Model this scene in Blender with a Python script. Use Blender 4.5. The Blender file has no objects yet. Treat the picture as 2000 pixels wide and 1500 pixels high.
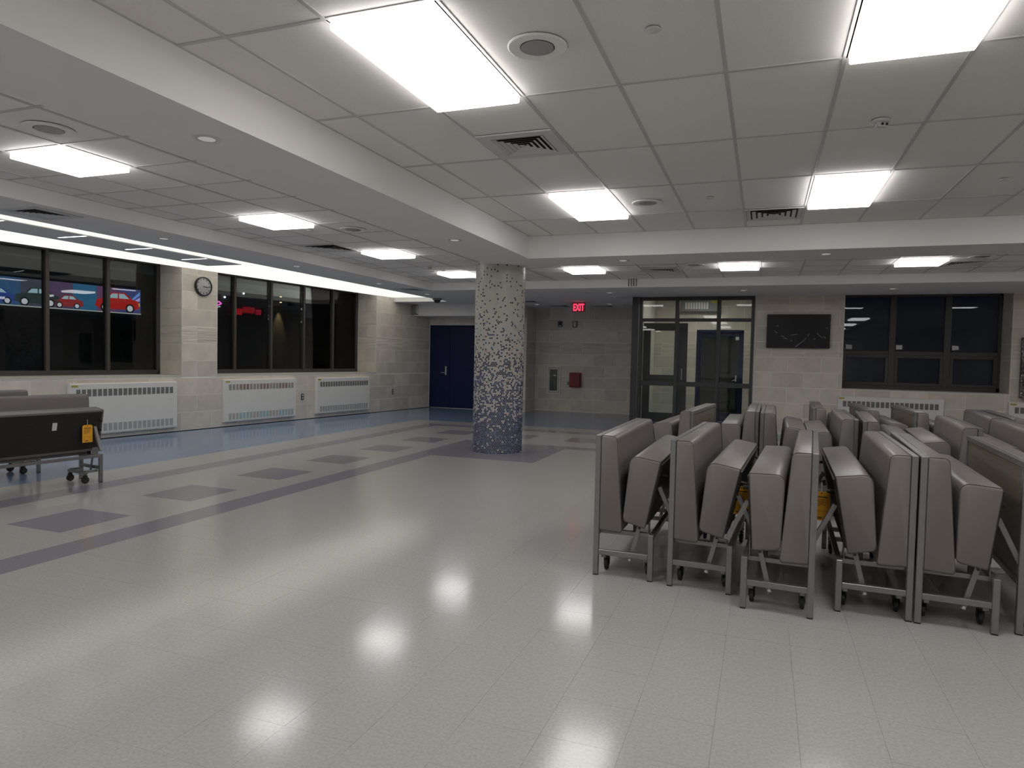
import bpy, bmesh, math, random
from mathutils import Vector, Matrix

RN = random.Random(11)
sc = bpy.context.scene
COL = sc.collection
PI = math.pi

# ------------------------------------------------------------------ camera
H = 1.414
YAW, PIT, ROL, FPX = 0.3534, -0.0387, 0.0215, 1328.76
cy, sy = math.cos(YAW), math.sin(YAW)
fwd = Vector((-sy * math.cos(PIT), cy * math.cos(PIT), math.sin(PIT)))
rgt = Vector((cy, sy, 0.0))
upv = rgt.cross(fwd)
r2 = rgt * math.cos(ROL) + upv * math.sin(ROL)
u2 = upv * math.cos(ROL) - rgt * math.sin(ROL)
cd = bpy.data.cameras.new('camera')
cd.sensor_fit = 'HORIZONTAL'; cd.sensor_width = 36.0
cd.lens = FPX / 2000.0 * 36.0
cd.clip_start = 0.05; cd.clip_end = 200
cam = bpy.data.objects.new('camera', cd)
COL.objects.link(cam)
mw = Matrix((r2, u2, -fwd)).transposed().to_4x4()
mw.translation = Vector((0, 0, H))
cam.matrix_world = mw
sc.camera = cam

# ------------------------------------------------------------------ world: a night sky, exposure
wd = bpy.data.worlds.new('night_sky'); sc.world = wd
wd.use_nodes = True
wd.node_tree.nodes['Background'].inputs[0].default_value = (0.010, 0.012, 0.020, 1)
wd.node_tree.nodes['Background'].inputs[1].default_value = 0.25
sc.view_settings.view_transform = 'Standard'
sc.view_settings.look = 'None'
sc.view_settings.gamma = 1.0
sc.view_settings.use_curve_mapping = False
sc.view_settings.exposure = 0.10
sc.cycles.use_denoising = True
sc.cycles.max_bounces = 7
sc.cycles.diffuse_bounces = 4
sc.cycles.adaptive_threshold = 0.05
sc.cycles.adaptive_min_samples = 16
sc.cycles.glossy_bounces = 3
sc.cycles.transparent_max_bounces = 12
sc.cycles.caustics_reflective = False
sc.cycles.caustics_refractive = False
sc.cycles.sample_clamp_indirect = 4.0
PANEL_E = 8.0      # luminous ceiling panels
COVE_E = 1.0      # cove sheet glow, standing in for hidden strip light

# ------------------------------------------------------------------ helpers
class MB:
    """collects shapes, builds ONE mesh object"""
    def __init__(s): s.v = []; s.f = []; s.m = []
    def add(s, vs, fs, mi=0):
        o = len(s.v); s.v += [tuple(p) for p in vs]
        for f in fs: s.f.append(tuple(i + o for i in f)); s.m.append(mi)
        return s
    def box(s, x0, x1, y0, y1, z0, z1, mi=0):
        vs = [(x, y, z) for z in (z0, z1) for y in (y0, y1) for x in (x0, x1)]
        return s.add(vs, [(0, 2, 3, 1), (4, 5, 7, 6), (0, 1, 5, 4), (2, 6, 7, 3), (0, 4, 6, 2), (1, 3, 7, 5)], mi)
    def cbox(s, x0, x1, y0, y1, z0, z1, c=.004, mi=0):
        bm = bmesh.new(); bmesh.ops.create_cube(bm, size=1)
        for v in bm.verts:
            v.co = Vector(((x0 + x1) / 2 + v.co.x * (x1 - x0), (y0 + y1) / 2 + v.co.y * (y1 - y0), (z0 + z1) / 2 + v.co.z * (z1 - z0)))
        bmesh.ops.bevel(bm, geom=bm.edges[:], offset=c, segments=1, affect='EDGES', clamp_overlap=True)
        bm.verts.index_update()
        s.add([v.co[:] for v in bm.verts], [[v.index for v in f.verts] for f in bm.faces], mi); bm.free()
        return s
    def beam(s, p0, p1, w, h, side=(0, 1, 0), mi=0):
        """square bar from p0 to p1; w measured along side, h across"""
        p0 = Vector(p0); p1 = Vector(p1); d = (p1 - p0).normalized()
        a = Vector(side); a = (a - d * a.dot(d)).normalized(); b = d.cross(a)
        vs = []
        for p in (p0, p1):
            for i, j in ((-1, -1), (1, -1), (1, 1), (-1, 1)): vs.append(p + a * (i * w / 2) + b * (j * h / 2))
        return s.add(vs, [(0, 1, 2, 3), (7, 6, 5, 4), (0, 4, 5, 1), (1, 5, 6, 2), (2, 6, 7, 3), (3, 7, 4, 0)], mi)
    def cyl(s, p0, p1, r, n=14, r1=None, mi=0):
        p0 = Vector(p0); p1 = Vector(p1); d = (p1 - p0).normalized(); r1 = r if r1 is None else r1
        a = d.orthogonal().normalized(); b = d.cross(a); vs = []
        for p, q in ((p0, r), (p1, r1)):
            for k in range(n): t = 2 * PI * k / n; vs.append(p + (a * math.cos(t) + b * math.sin(t)) * q)
        fs = [tuple(range(n - 1, -1, -1)), tuple(range(n, 2 * n))]
        fs += [(k, (k + 1) % n, n + (k + 1) % n, n + k) for k in range(n)]
        return s.add(vs, fs, mi)
    def lathe(s, prof, n=24, o=(0, 0, 0), ax='z', mi=0, cap=True):
        vs = []
        for r, z in prof:
            for k in range(n):
                t = 2 * PI * k / n; c, d = r * math.cos(t), r * math.sin(t)
                p = (c, d, z) if ax == 'z' else (z, c, d) if ax == 'x' else (d, z, c)
                vs.append((p[0] + o[0], p[1] + o[1], p[2] + o[2]))
        fs = []
        for i in range(len(prof) - 1):
            for k in range(n): fs.append((i * n + k, i * n + (k + 1) % n, (i + 1) * n + (k + 1) % n, (i + 1) * n + k))
        if cap: fs.append(tuple(range(n - 1, -1, -1))); fs.append(tuple(range((len(prof) - 1) * n, len(prof) * n)))
        return s.add(vs, fs, mi)
    def prism(s, poly, a0, a1, ax='y', mi=0):
        """poly in the two other axes, extruded along ax"""
        def P(u, w, a): return (u, a, w) if ax == 'y' else (a, u, w) if ax == 'x' else (u, w, a)
        n = len(poly)
        vs = [P(u, w, a0) for u, w in poly] + [P(u, w, a1) for u, w in poly]
        fs = [tuple(range(n)), tuple(range(2 * n - 1, n - 1, -1))] + [(k, k + n, (k + 1) % n + n, (k + 1) % n) for k in range(n)]
        return s.add(vs, fs, mi)
    def rings(s, rings, mi=0):
        n = len(rings[0]); o = [p for r in rings for p in r]; fs = []
        for i in range(len(rings) - 1):
            for k in range(n): fs.append((i * n + k, i * n + (k + 1) % n, (i + 1) * n + (k + 1) % n, (i + 1) * n + k))
        fs.append(tuple(range(n - 1, -1, -1))); fs.append(tuple(range((len(rings) - 1) * n, len(rings) * n)))
        return s.add(o, fs, mi)
    def path(s, pts, r, n=6, closed=False, mi=0):
        m = len(pts)
        for i in range(m if closed else m - 1): s.cyl(pts[i], pts[(i + 1) % m], r, n, mi=mi)
        return s
    def mesh(s, name, mats, smooth=None, recalc=True):
        me = bpy.data.meshes.new(name); me.from_pydata(s.v, [], s.f)
        for m in (mats if isinstance(mats, (list, tuple)) else [mats]): me.materials.append(m)
        me.polygons.foreach_set('material_index', s.m)
        if recalc:
            bm = bmesh.new(); bm.from_mesh(me); bmesh.ops.recalc_face_normals(bm, faces=bm.faces); bm.to_mesh(me); bm.free()
        if smooth:
            me.polygons.foreach_set('use_smooth', [True] * len(me.polygons)); me.set_sharp_from_angle(angle=math.radians(smooth))
        me.update(); return me
    def build(s, name, mats, parent=None, smooth=None, loc=None, rotz=None, recalc=True):
        return link(name, s.mesh(name, mats, smooth, recalc), parent, loc, rotz)

def link(name, me, parent=None, loc=None, rotz=None):
    o = bpy.data.objects.new(name, me); COL.objects.link(o)
    if parent: o.parent = parent
    if loc is not None: o.location = loc
    if rotz is not None: o.rotation_euler = (0, 0, rotz)
    return o
def tag(o, label, cat, group=None):
    o['label'] = label; o['category'] = cat
    if group: o['group'] = group
    return o
def thing(name, label, cat, loc=(0, 0, 0), rotz=0, group=None):
    return tag(link(name, None, None, loc, rotz), label, cat, group)
def struct(o, label=None):
    o['kind'] = 'structure'
    if label: o['label'] = label; 
    return o
def stuff(o): o['kind'] = 'stuff'; return o
def dup(o, loc=None, rotz=None, parent=None, label=None, group=None):
    c = o.copy(); COL.objects.link(c)
    if parent is not None: c.parent = parent
    if loc is not None: c.location = loc
    if rotz is not None: c.rotation_euler = (0, 0, rotz)
    if label: c['label'] = label
    if group: c['group'] = group
    for ch in list(o.children): dup(ch, parent=c)
    return c

# ------------------------------------------------------------------ materials
def M(name, col, rough=.6, metal=0., noise=None, bump=None, rnd=0., coord='obj', stretch=(1, 1, 1), spec=None, rvar=None, alt=None, coat=None):
    m = bpy.data.materials.new(name); m.use_nodes = True
    nt = m.node_tree; N = nt.nodes; L = nt.links; b = N['Principled BSDF']
    b.inputs['Base Color'].default_value = (*col, 1); b.inputs['Roughness'].default_value = rough; b.inputs['Metallic'].default_value = metal
    if spec is not None: b.inputs['Specular IOR Level'].default_value = spec
    if coat: b.inputs['Coat Weight'].default_value = coat[0]; b.inputs['Coat Roughness'].default_value = coat[1]
    vec = None
    if noise or bump or rvar:
        if coord == 'obj': src = N.new('ShaderNodeTexCoord').outputs['Object']
        else: src = N.new('ShaderNodeNewGeometry').outputs['Position']
        mp = N.new('ShaderNodeVectorMath'); mp.operation = 'MULTIPLY'; mp.inputs[1].default_value = stretch
        L.new(src, mp.inputs[0]); vec = mp.outputs[0]
        if coord == 'obj':
            oi = N.new('ShaderNodeObjectInfo'); k = N.new('ShaderNodeMath'); k.operation = 'MULTIPLY'; k.inputs[1].default_value = 37.
            L.new(oi.outputs['Random'], k.inputs[0])
            ad = N.new('ShaderNodeVectorMath'); ad.operation = 'ADD'; L.new(vec, ad.inputs[0]); L.new(k.outputs[0], ad.inputs[1]); vec = ad.outputs[0]
    out = None
    if noise:
        sc_, amt = noise[0], noise[1]
        t = N.new('ShaderNodeTexNoise'); t.inputs['Scale'].default_value = sc_; t.inputs['Detail'].default_value = noise[2] if len(noise) > 2 else 5
        t.inputs['Roughness'].default_value = .6
        L.new(vec, t.inputs['Vector'])
        rp = N.new('ShaderNodeMapRange'); rp.inputs['From Min'].default_value = .3; rp.inputs['From Max'].default_value = .7
        L.new(t.outputs['Fac'], rp.inputs['Value'])
        mx = N.new('ShaderNodeMix'); mx.data_type = 'RGBA'
        hi = alt if alt else tuple(min(1, c * (1 + amt)) for c in col)
        mx.inputs['A'].default_value = (*[c * (1 - amt) for c in col], 1) if not alt else (*col, 1)
        mx.inputs['B'].default_value = (*hi, 1)
        L.new(rp.outputs[0], mx.inputs['Factor']); out = mx.outputs['Result']
    if rnd:
        oi = N.new('ShaderNodeObjectInfo'); mr = N.new('ShaderNodeMapRange')
        mr.inputs['To Min'].default_value = 1 - rnd; mr.inputs['To Max'].default_value = 1 + rnd
        L.new(oi.outputs['Random'], mr.inputs['Value'])
        mm = N.new('ShaderNodeVectorMath'); mm.operation = 'SCALE'
        if out: L.new(out, mm.inputs[0])
        else: mm.inputs[0].default_value = col
        L.new(mr.outputs[0], mm.inputs['Scale']); out = mm.outputs[0]
    if out: L.new(out, b.inputs['Base Color'])
    if bump:
        t = N.new('ShaderNodeTexNoise'); t.inputs['Scale'].default_value = bump[0]; t.inputs['Detail'].default_value = bump[3] if len(bump) > 3 else 3
        L.new(vec, t.inputs['Vector'])
        bp = N.new('ShaderNodeBump'); bp.inputs['Strength'].default_value = bump[1]; bp.inputs['Distance'].default_value = bump[2]
        L.new(t.outputs['Fac'], bp.inputs['Height']); L.new(bp.outputs[0], b.inputs['Normal'])
    if rvar:
        t = N.new('ShaderNodeTexNoise'); t.inputs['Scale'].default_value = rvar[0]; L.new(vec, t.inputs['Vector'])
        mr = N.new('ShaderNodeMapRange'); mr.inputs['To Min'].default_value = rough - rvar[1]; mr.inputs['To Max'].default_value = rough + rvar[1]
        L.new(t.outputs['Fac'], mr.inputs['Value']); L.new(mr.outputs[0], b.inputs['Roughness'])
    return m
def EM(name, col, e, noise=None):
    m = bpy.data.materials.new(name); m.use_nodes = True; nt = m.node_tree; N = nt.nodes
    N.remove(N['Principled BSDF']); em = N.new('ShaderNodeEmission'); em.inputs[0].default_value = (*col, 1); em.inputs[1].default_value = e
    nt.links.new(em.outputs[0], N['Material Output'].inputs[0])
    return m
def GLASS(name, tint=(1, 1, 1), ior=1.5, base=0.0, rough=0.0, bump=None):
    m = bpy.data.materials.new(name); m.use_nodes = True; nt = m.node_tree; N = nt.nodes; L = nt.links
    N.remove(N['Principled BSDF'])
    tr = N.new('ShaderNodeBsdfTransparent'); tr.inputs[0].default_value = (*tint, 1)
    gl = N.new('ShaderNodeBsdfGlossy'); gl.inputs['Roughness'].default_value = rough
    fr = N.new('ShaderNodeFresnel'); fr.inputs[0].default_value = ior
    ad = N.new('ShaderNodeMath'); ad.operation = 'ADD'; ad.inputs[1].default_value = base; ad.use_clamp = True; L.new(fr.outputs[0], ad.inputs[0])
    mx = N.new('ShaderNodeMixShader'); L.new(ad.outputs[0], mx.inputs[0]); L.new(tr.outputs[0], mx.inputs[1]); L.new(gl.outputs[0], mx.inputs[2])
    if bump:
        tc = N.new('ShaderNodeTexCoord'); t = N.new('ShaderNodeTexNoise'); t.inputs['Scale'].default_value = bump[0]; t.inputs['Distortion'].default_value = 1.5
        L.new(tc.outputs['Object'], t.inputs['Vector']); bp = N.new('ShaderNodeBump'); bp.inputs['Strength'].default_value = bump[1]; bp.inputs['Distance'].default_value = bump[2]
        L.new(t.outputs['Fac'], bp.inputs['Height']); L.new(bp.outputs[0], gl.inputs['Normal'])
    L.new(mx.outputs[0], N['Material Output'].inputs[0])
    return m

m_paint = M('ceiling_paint', (.80, .785, .77), .85, noise=(3, .02), coord='pos')
m_ctile = M('ceiling_tile', (.84, .82, .80), .9, noise=(160, .05), bump=(220, .15, .002), rnd=.025, coord='pos')
m_grid = M('ceiling_grid', (.56, .545, .53), .5, noise=(4, .02))
m_cback = M('ceiling_void', (.12, .12, .12), .9, noise=(4, .05))
m_vent = M('vent_white', (.64, .63, .615), .5, noise=(6, .03))
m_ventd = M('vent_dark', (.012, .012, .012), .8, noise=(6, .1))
m_tile = M('wall_tile', (.655, .59, .52), .42, noise=(3.2, .10), rnd=.10, bump=(40, .08, .002))
m_tiler = M('wall_tile_ribbed', (.65, .59, .52), .5, noise=(6, .14), rnd=.06, bump=(9, .9, .02, 5), stretch=(1, .16, 3.2))
m_grout = M('wall_grout', (.92, .88, .82), .85, noise=(30, .05))
m_trimw = M('edge_trim', (.72, .70, .66), .35, noise=(9, .02))
m_sill = M('sill_stone', (.52, .49, .44), .5, noise=(8, .05))
m_floor = M('floor_light', (.425, .417, .40), .135, noise=(75, .12, 6), coord='pos', rvar=(1.3, .02), bump=(1.6, .03, .01), spec=.30)
m_floorp = M('floor_purple', (.262, .25, .285), .14, noise=(75, .13, 6), coord='pos', rvar=(1.3, .02), bump=(1.6, .03, .01), spec=.32)
m_floorb = M('floor_blue', (.188, .262, .405), .13, noise=(60, .07, 6), coord='pos', rvar=(1.3, .02), bump=(1.6, .03, .01), spec=.4)
m_seam = M('floor_seam', (.40, .39, .375), .5, noise=(20, .05))
m_winf = M('window_frame', (.060, .055, .050), .45, noise=(12, .06))
m_store = M('storefront_frame', (.040, .043, .047), .45, noise=(12, .06))
m_glass = GLASS('window_glass', (.90, .93, .93), 1.38, .0)
m_glass2 = GLASS('clear_glass', (.93, .96, .94), 1.35, .0)
m_blue = M('door_blue', (.008, .014, .058), .45, noise=(5, .08), spec=.2)
m_steel = M('steel', (.62, .61, .60), .3, 1., noise=(20, .04))
m_silver = M('silver_tube', (.225, .224, .222), .34, .55, noise=(30, .05), rvar=(15, .06))
m_vinyl = M('taupe_vinyl', (.168, .150, .139), .40, noise=(5, .03), bump=(420, .10, .0006), rvar=(6, .05))
m_pipe = M('taupe_piping', (.075, .066, .060), .5, noise=(20, .05))
m_black = M('black_board', (.010, .009, .008), .55, noise=(14, .15))
m_rub = M('black_rubber', (.012, .012, .013), .55, noise=(14, .1))
m_hub = M('wheel_hub', (.05, .05, .052), .5, noise=(14, .1))
m_wood = M('wood_laminate', (.175, .145, .118), .42, noise=(5, .16), stretch=(2, .5, 9))
m_yel = M('tag_yellow', (.78, .36, .015), .6, noise=(9, .04))
m_ink = M('ink', (.04, .03, .02), .7, noise=(9, .1))
m_white = M('white_enamel', (.74, .73, .695), .42, noise=(7, .02))
m_label = M('label_yellow', (.40, .34, .03), .6, noise=(30, .15))
m_slot = M('slot_grille', (.17, .17, .17), .6, noise=(60, .12))
m_slotl = M('slot_grille_pale', (.40, .40, .395), .6, noise=(60, .06))
m_slotc = M('slot_grille_film', (.26, .30, .33), .5, noise=(5.5, .0), alt=(.42, .33, .28))
m_slotc2 = M('slot_grille_film_warm', (.52, .40, .31), .5, noise=(6.5, .0), alt=(.36, .50, .54))
m_plast = M('plastic_white', (.62, .62, .60), .4, noise=(9, .02))
m_plastg = M('plastic_grey', (.20, .20, .20), .45, noise=(9, .03))
m_dark = M('plastic_black', (.015, .015, .016), .35, noise=(9, .1))
m_screen = M('screen_black', (.008, .008, .009), .25, noise=(9, .1), spec=.25)
m_film = GLASS('wrap_film', (.97, .97, .98), 1.15, .0, .05, bump=(5, 1.0, .12))
m_film2 = GLASS('crumpled_film', (.8, .8, .82), 1.5, .18, .10, bump=(9, 1.0, .05))
m_red = M('red_enamel', (.20, .008, .010), .4, noise=(6, .06))
m_refl = M('reflector', (.75, .75, .74), .28, .8, noise=(30, .04))
m_panel = EM('light_panel', (1., .972, .958), PANEL_E)
m_cove = EM('cove_lit_look', (1., .985, .90), COVE_E)
m_dl = EM('downlight_lens', (1., .98, .97), .32)
m_slit = EM('linear_light', (1., .98, .97), 5.0)
m_exit = EM('exit_red', (1., .04, .10), 2.2)
m_pd = [M('penny_white', (.47, .445, .405), .3, noise=(9, .05)), M('penny_navy', (.020, .030, .095), .22, noise=(9, .15)),
        M('penny_slate', (.085, .115, .22), .25, noise=(9, .15)), M('penny_sky', (.38, .45, .46), .28, noise=(9, .08)),
        M('penny_tan', (.38, .27, .20), .3, noise=(9, .1)), M('penny_black', (.028, .026, .026), .25, noise=(9, .15))]
m_pgrout = M('penny_grout', (.47, .455, .43), .85, noise=(60, .06))
m_pgrout2 = m_pgrout
m_night = M('night_facade', (.05, .05, .055), .8, noise=(2, .3), coord='pos')

# ------------------------------------------------------------------ levels (metres)
ZC, ZL, ZP = 3.055, 2.907, 2.759
XB0, XB1 = -3.81, -3.03          # beam along the aisle
YB0, YB1 = 8.77, 9.57            # beam across
XF, YF = -6.43, 12.60            # faces of the perimeter soffit
X1, Y0 = 8.0, -6.0               # far right and rear of the hall
TVY, REDY, DOORY = 14.6, 17.6, 16.8
W0 = Vector((-9.716, 7.856, 0)); TH = math.atan2(.1225, 1)
LD = Vector((math.sin(TH), math.cos(TH), 0)); LN = Vector((math.cos(TH), -math.sin(TH), 0))
LROT = math.atan2(LN.y, LN.x)
def lw(s, z=0., off=0.): p = W0 + LD * s + LN * off; return (p.x, p.y, z)

# ================================================================== FLOOR
GX, GY, TX, TY = -5.62, 3.652, .3048, .3139
fx = lambda i: GX + TX * i
fy = lambda j: GY + TY * j
floor = struct(MB().box(-12, X1 + .2, Y0 - .2, 19.2, -.20, -.004).build('floor', m_seam), 'polished resilient floor of small pale tiles with blue and purple inlays')
GAP = .0004
def patch(name, i0, i1, j0, j1, mat, x0=None, x1=None, y0=None, y1=None):
    x0 = fx(i0) if x0 is None else x0; x1 = fx(i1) if x1 is None else x1; y0 = fy(j0) if y0 is None else y0; y1 = fy(j1) if y1 is None else y1
    return MB().box(x0 + GAP, x1 - GAP, y0 + GAP, y1 - GAP, -.004, 0).build(name, mat, floor)
# colour plan of the floor: 0 pale, 1 purple, 2 blue
JN = -31
def plan(i, j):
    if i < -5 or j >= 31: return 2
    if (i == -3 and j <= 28) or (j == 28 and i >= -3): return 1
    if (i == 3 and j <= 21) or (j == 21 and i >= 3): return 1
    if 3 <= i < 9 and 16 <= j < 22: return 1
    if i in (0, 1) and j < 26 and j % 4 in (0, 1): return 1
    if j in (24, 25) and i >= 0 and i % 4 in (0, 1): return 1
    return 0
for k in range(-7, 7): 
    if 4 * k >= -8: patch('floor_square', 0, 2, 4 * k, 4 * k + 2, m_floorp)
for i in range(4, 45, 4): patch('floor_square', i, i + 2, 24, 26, m_floorp)
patch('floor_stripe', -3, -2, JN, 29, m_floorp); patch('floor_stripe', -2, 45, 28, 29, m_floorp)
patch('floor_stripe', 3, 4, JN, 16, m_floorp); patch('floor_stripe', 9, 45, 21, 22, m_floorp)
patch('floor_square', 3, 9, 16, 22, m_floorp)
patch('floor_border', 0, -5, JN, 31, m_floorb, x0=-12); patch('floor_border', 0, 45, 31, 0, m_floorb, x0=-12, y1=19.2)
def pix(x, y, z):
    p = Vector((x, y, z - H)); d = p.dot(fwd)
    if d < .1: return None
    return 1000 + FPX * p.dot(r2) / d, 750 - FPX * p.dot(u2) / d, d
cand = []
rest = MB()
for i in range(-5, 45):
    for j in range(JN, 31):
        sq = (i % 4 in (0, 1) and j in (24, 25) and i >= 0) or (i in (0, 1) and j % 4 in (0, 1) and -8 <= j < 26)
        if sq or (i == -3 and j <= 28) or (j == 28 and i >= -3) or (i == 3 and j < 22) or (j == 21 and i >= 3) or (3 <= i < 9 and 16 <= j < 22): continue
        c = pix(fx(i + .5), fy(j + .5), 0)
        a = 0
        if c and -60 < c[0] < 2060 and c[1] < 1600: a = 1 / c[2] ** 3
        cand.append((a, i, j))
cand.sort(reverse=True)
tile_me = MB().box(-TX / 2 + GAP, TX / 2 - GAP, -TY / 2 + GAP, TY / 2 - GAP, -.004, 0).mesh('floor_tile', m_floor)
for n, (a, i, j) in enumerate(cand):
    if n < 255 and a > 0:
        o = link('floor_tile', tile_me, floor, (fx(i + .5), fy(j + .5), 0))
        o.rotation_euler = (RN.gauss(0, .0008), RN.gauss(0, .0008), 0)
    else: rest.box(fx(i) + GAP, fx(i + 1) - GAP, fy(j) + GAP, fy(j + 1) - GAP, -.004, 0)
stuff(rest.build('floor_tile_field', m_floor, floor, recalc=False))

# ================================================================== CEILINGS
def ceiling(name, x0, x1, y0, y1, z, gx0, gy0, tx, ty, skip, vis, label):
    """lay-in ceiling: backing, tiles, grid bars; tiles the photo cannot show are one slab"""
    base = struct(MB().box(x0, x1, y0, y1, z + .03, z + .30).build(name, m_cback), label)
    def lines(a0, a1, g, t):
        k = math.ceil((a0 - g) / t); out = [a0]
        while g + k * t < a1 - .02:
            if g + k * t > a0 + .02: out.append(g + k * t)
            k += 1
        return out + [a1]
    xs = lines(x0, x1, gx0, tx); ys = lines(y0, y1, gy0, ty); cache = {}
    slab = MB(); ns = 0
    for a in range(len(xs) - 1):
        for b in range(len(ys) - 1):
            ax, bx, ay, by = xs[a], xs[a + 1], ys[b], ys[b + 1]; cx_, cy_ = (ax + bx) / 2, (ay + by) / 2
            if skip(cx_, cy_): continue
            if not vis(cx_, cy_): slab.box(ax, bx, ay, by, z + .006, z + .03); ns += 1; continue
            w, h = round(bx - ax, 3), round(by - ay, 3)
            if (w, h) not in cache: cache[w, h] = MB().box(-w / 2, w / 2, -h / 2, h / 2, .006, .03).mesh('ceiling_tile', m_ctile)
            link('ceiling_tile', cache[w, h], base, (cx_, cy_, z))
    if ns: stuff(slab.build('ceiling_tile_field', m_ctile, base, recalc=False))
    for x in xs: MB().box(max(x0, x - .012), min(x1, x + .012), y0, y1, z, z + .008).build('grid_bar', m_grid, base)
    for y in ys: MB().box(x0, x1, max(y0, y - .012), min(y1, y + .012), z + .0008, z + .008).build('grid_bar', m_grid, base)
    return base
T2 = .6096
CX0, CY0 = -.2551, 4.0898                     # main grid: 2 x 4 ft
main_l = [(CX0 + T2 * i, CY0 + 2 * T2 * j) for i in (-3, 1, 5) for j in (-7, -4, -1, 2)]      # lower-left corners of the lit panels
main_v = [(CX0 - 3 * T2, CY0 + T2), (CX0, CY0 + 2 * T2 * 3)]                                       # 2 x 2 diffusers
inside = lambda c, L, w, h: any(a < c[0] < a + w and b < c[1] < b + h for a, b in L)
ceiling('ceiling', XB1, X1, Y0, YB0, ZC, CX0, CY0, T2, 2 * T2, lambda x, y: inside((x, y), main_l, T2, 2 * T2),
        lambda x, y: y > 1.2 and x < 5.5, 'raised lay-in ceiling of large white panels in a grid')
LX0, LY0 = -4.2973, 2.9917
left_l = [(LX0 - 2 * T2, LY0 + T2 * j) for j in (-11, -7, -3, 1, 5, 9, 13)]
left_v = [(LX0 - 3 * T2, LY0 + 8 * T2)]
ceiling('ceiling', XF, XB0, Y0, YF, ZL, LX0, LY0, T2, T2, lambda x, y: inside((x, y), left_l + left_v, T2, T2),
        lambda x, y: y > 1.2, 'lay-in ceiling of square white panels over the window aisle')
BX0, BY0 = -3.145, 10.78
back_l = [(BX0 + T2 * i, BY0) for i in (0, 4, 8, 12, 16)]
back_v = [(BX0 + T2 * 2, BY0 + .31), (BX0 + T2 * 9.1, BY0 + .31)]
ceiling('ceiling', XB0, X1, YB1, YF, ZL, BX0, BY0, T2, T2, lambda x, y: inside((x, y), back_l, T2, T2),
        lambda x, y: x < 5.5, 'lay-in ceiling of square white panels over the rear aisle')
# plaster beams and perimeter soffit
struct(MB().box(XB0, XB1, Y0, YB1, ZP, ZC + .3).box(XB1, X1, YB0, YB1, ZP, ZC + .3).build('ceiling_beam', m_paint), 'white plaster beam framing the raised ceiling and meeting the mosaic column')
XC = -7.33
struct(MB().box(XC, XF, Y0, YF, ZP, ZC + .3).box(XC, X1 + .2, YF, TVY, ZP, ZC + .3).box(XC, -2.66, TVY, 15.15, ZP, ZC + .3).box(-9.5, -2.66, 15.15, REDY + .3, ZP, ZC + .3)
       .build('ceiling_soffit', m_paint), 'grey white plaster soffit running along the outer walls')
struct(MB().box(-12., XC, Y0, 15.15, 2.97, ZC + .3).build('ceiling', m_paint), 'recessed cove ceiling along the windows')
struct(MB().box(-9.2, -5.83, 16.0, DOORY + .02, 2.46, ZP).build('trim_1', m_paint), 'white bulkhead over the navy double door')
# grey hung raft with linear lights inside the cove
raft = thing('ceiling_raft', 'flat grey ceiling raft hung inside the glowing cove', 'ceiling panel', (-8.085, 3.4, ZP + .02))
MB().cbox(-.345, .345, -4.5, 5.2, 0, .012, .003).build('raft_panel', m_paint, raft)
for k in range(3): MB().cyl((-.2, 4.4 - 2.2 * k, .012), (-.2, 4.4 - 2.2 * k, .084), .006, 8).build('hanger', m_steel, raft)
for k, y in enumerate((5.03, 5.99, 6.93, 7.89)):
    t = thing('linear_light', f'thin bright crosswise linear light in the cove raft, {("fourth", "third", "second", "first")[k]} from its clock end', 'light', (-7.985, y, ZP + .02), 0, 'linear lights in the cove raft')
    MB().box(-.235, .235, -.018, .018, -.004, 0).build('lens', m_slit, t)
    MB().box(-.245, .245, -.026, -.018, -.005, 0).box(-.245, .245, .018, .026, -.005, 0).box(-.245, -.235, -.018, .018, -.005, 0).box(.235, .245, -.018, .018, -.005, 0).build('trim_frame', m_white, t)
cv = thing('cove_glow', 'glowing cream sheet standing in for the strip-lit ceiling of the long cove', 'light', (0, 0, 2.875))  # added glowing sheet replaces a cove ceiling lit by hidden strips
MB().prism([(XC - .02, Y0 + .1), (-11.2, Y0 + .1), (-11.2, -4.8), (-8.86, 15.12), (XC - .02, 15.12)], -.012, -.002, ax='z').build('glow_sheet', m_cove, cv)

# ================================================================== WALLS
CT, CW = .305, .61
ZB = [.02 + CT * k for k in range(10)]
_tc = {}
def tile_mesh(w, h, ribbed):
    k = (round(w, 3), round(h, 3), ribbed)
    if k not in _tc: _tc[k] = MB().cbox(0, .009, -w / 2, w / 2, -h / 2, h / 2, .0012).mesh('wall_tile', m_tiler if ribbed else m_tile, None)
    return _tc[k]
def tiles(wall, regions, x=0., yoff=0., flip=None, g=.007):
    """running-bond tiles inside regions (y0,y1,z0,z1) of a wall's local plane"""
    for (y0, y1, z0, z1) in regions:
        for r, zb in enumerate([ZB[0] - CT] + ZB):
            za, zt = max(z0, zb), min(z1, zb + CT)
            if zt - za < .015: continue
            o = yoff + (CW / 2 if r % 2 else 0)
            k = math.floor((y0 - o) / CW)
            while o + k * CW < y1:
                a, b = max(y0, o + k * CW), min(y1, o + (k + 1) * CW); k += 1
                if b - a < .02: continue
                ob = link('wall_tile', tile_mesh(b - a - g, zt - za - g, r == 6), wall)
                ob.location = (x, (a + b) / 2, (za + zt) / 2) if flip is None else flip((a + b) / 2, (za + zt) / 2)
                if flip is not None: ob.rotation_euler = (0, 0, flip.rot)
def wallobj(name, boxes, loc, n, label):
    mb = MB(); boxes = [(b[0], b[1] + .0065, *b[2:]) for b in boxes]
    for b in boxes: mb.box(*b)
    return struct(mb.build(name, m_grout, None, None, loc, math.atan2(n[1], n[0])), label)
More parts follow.
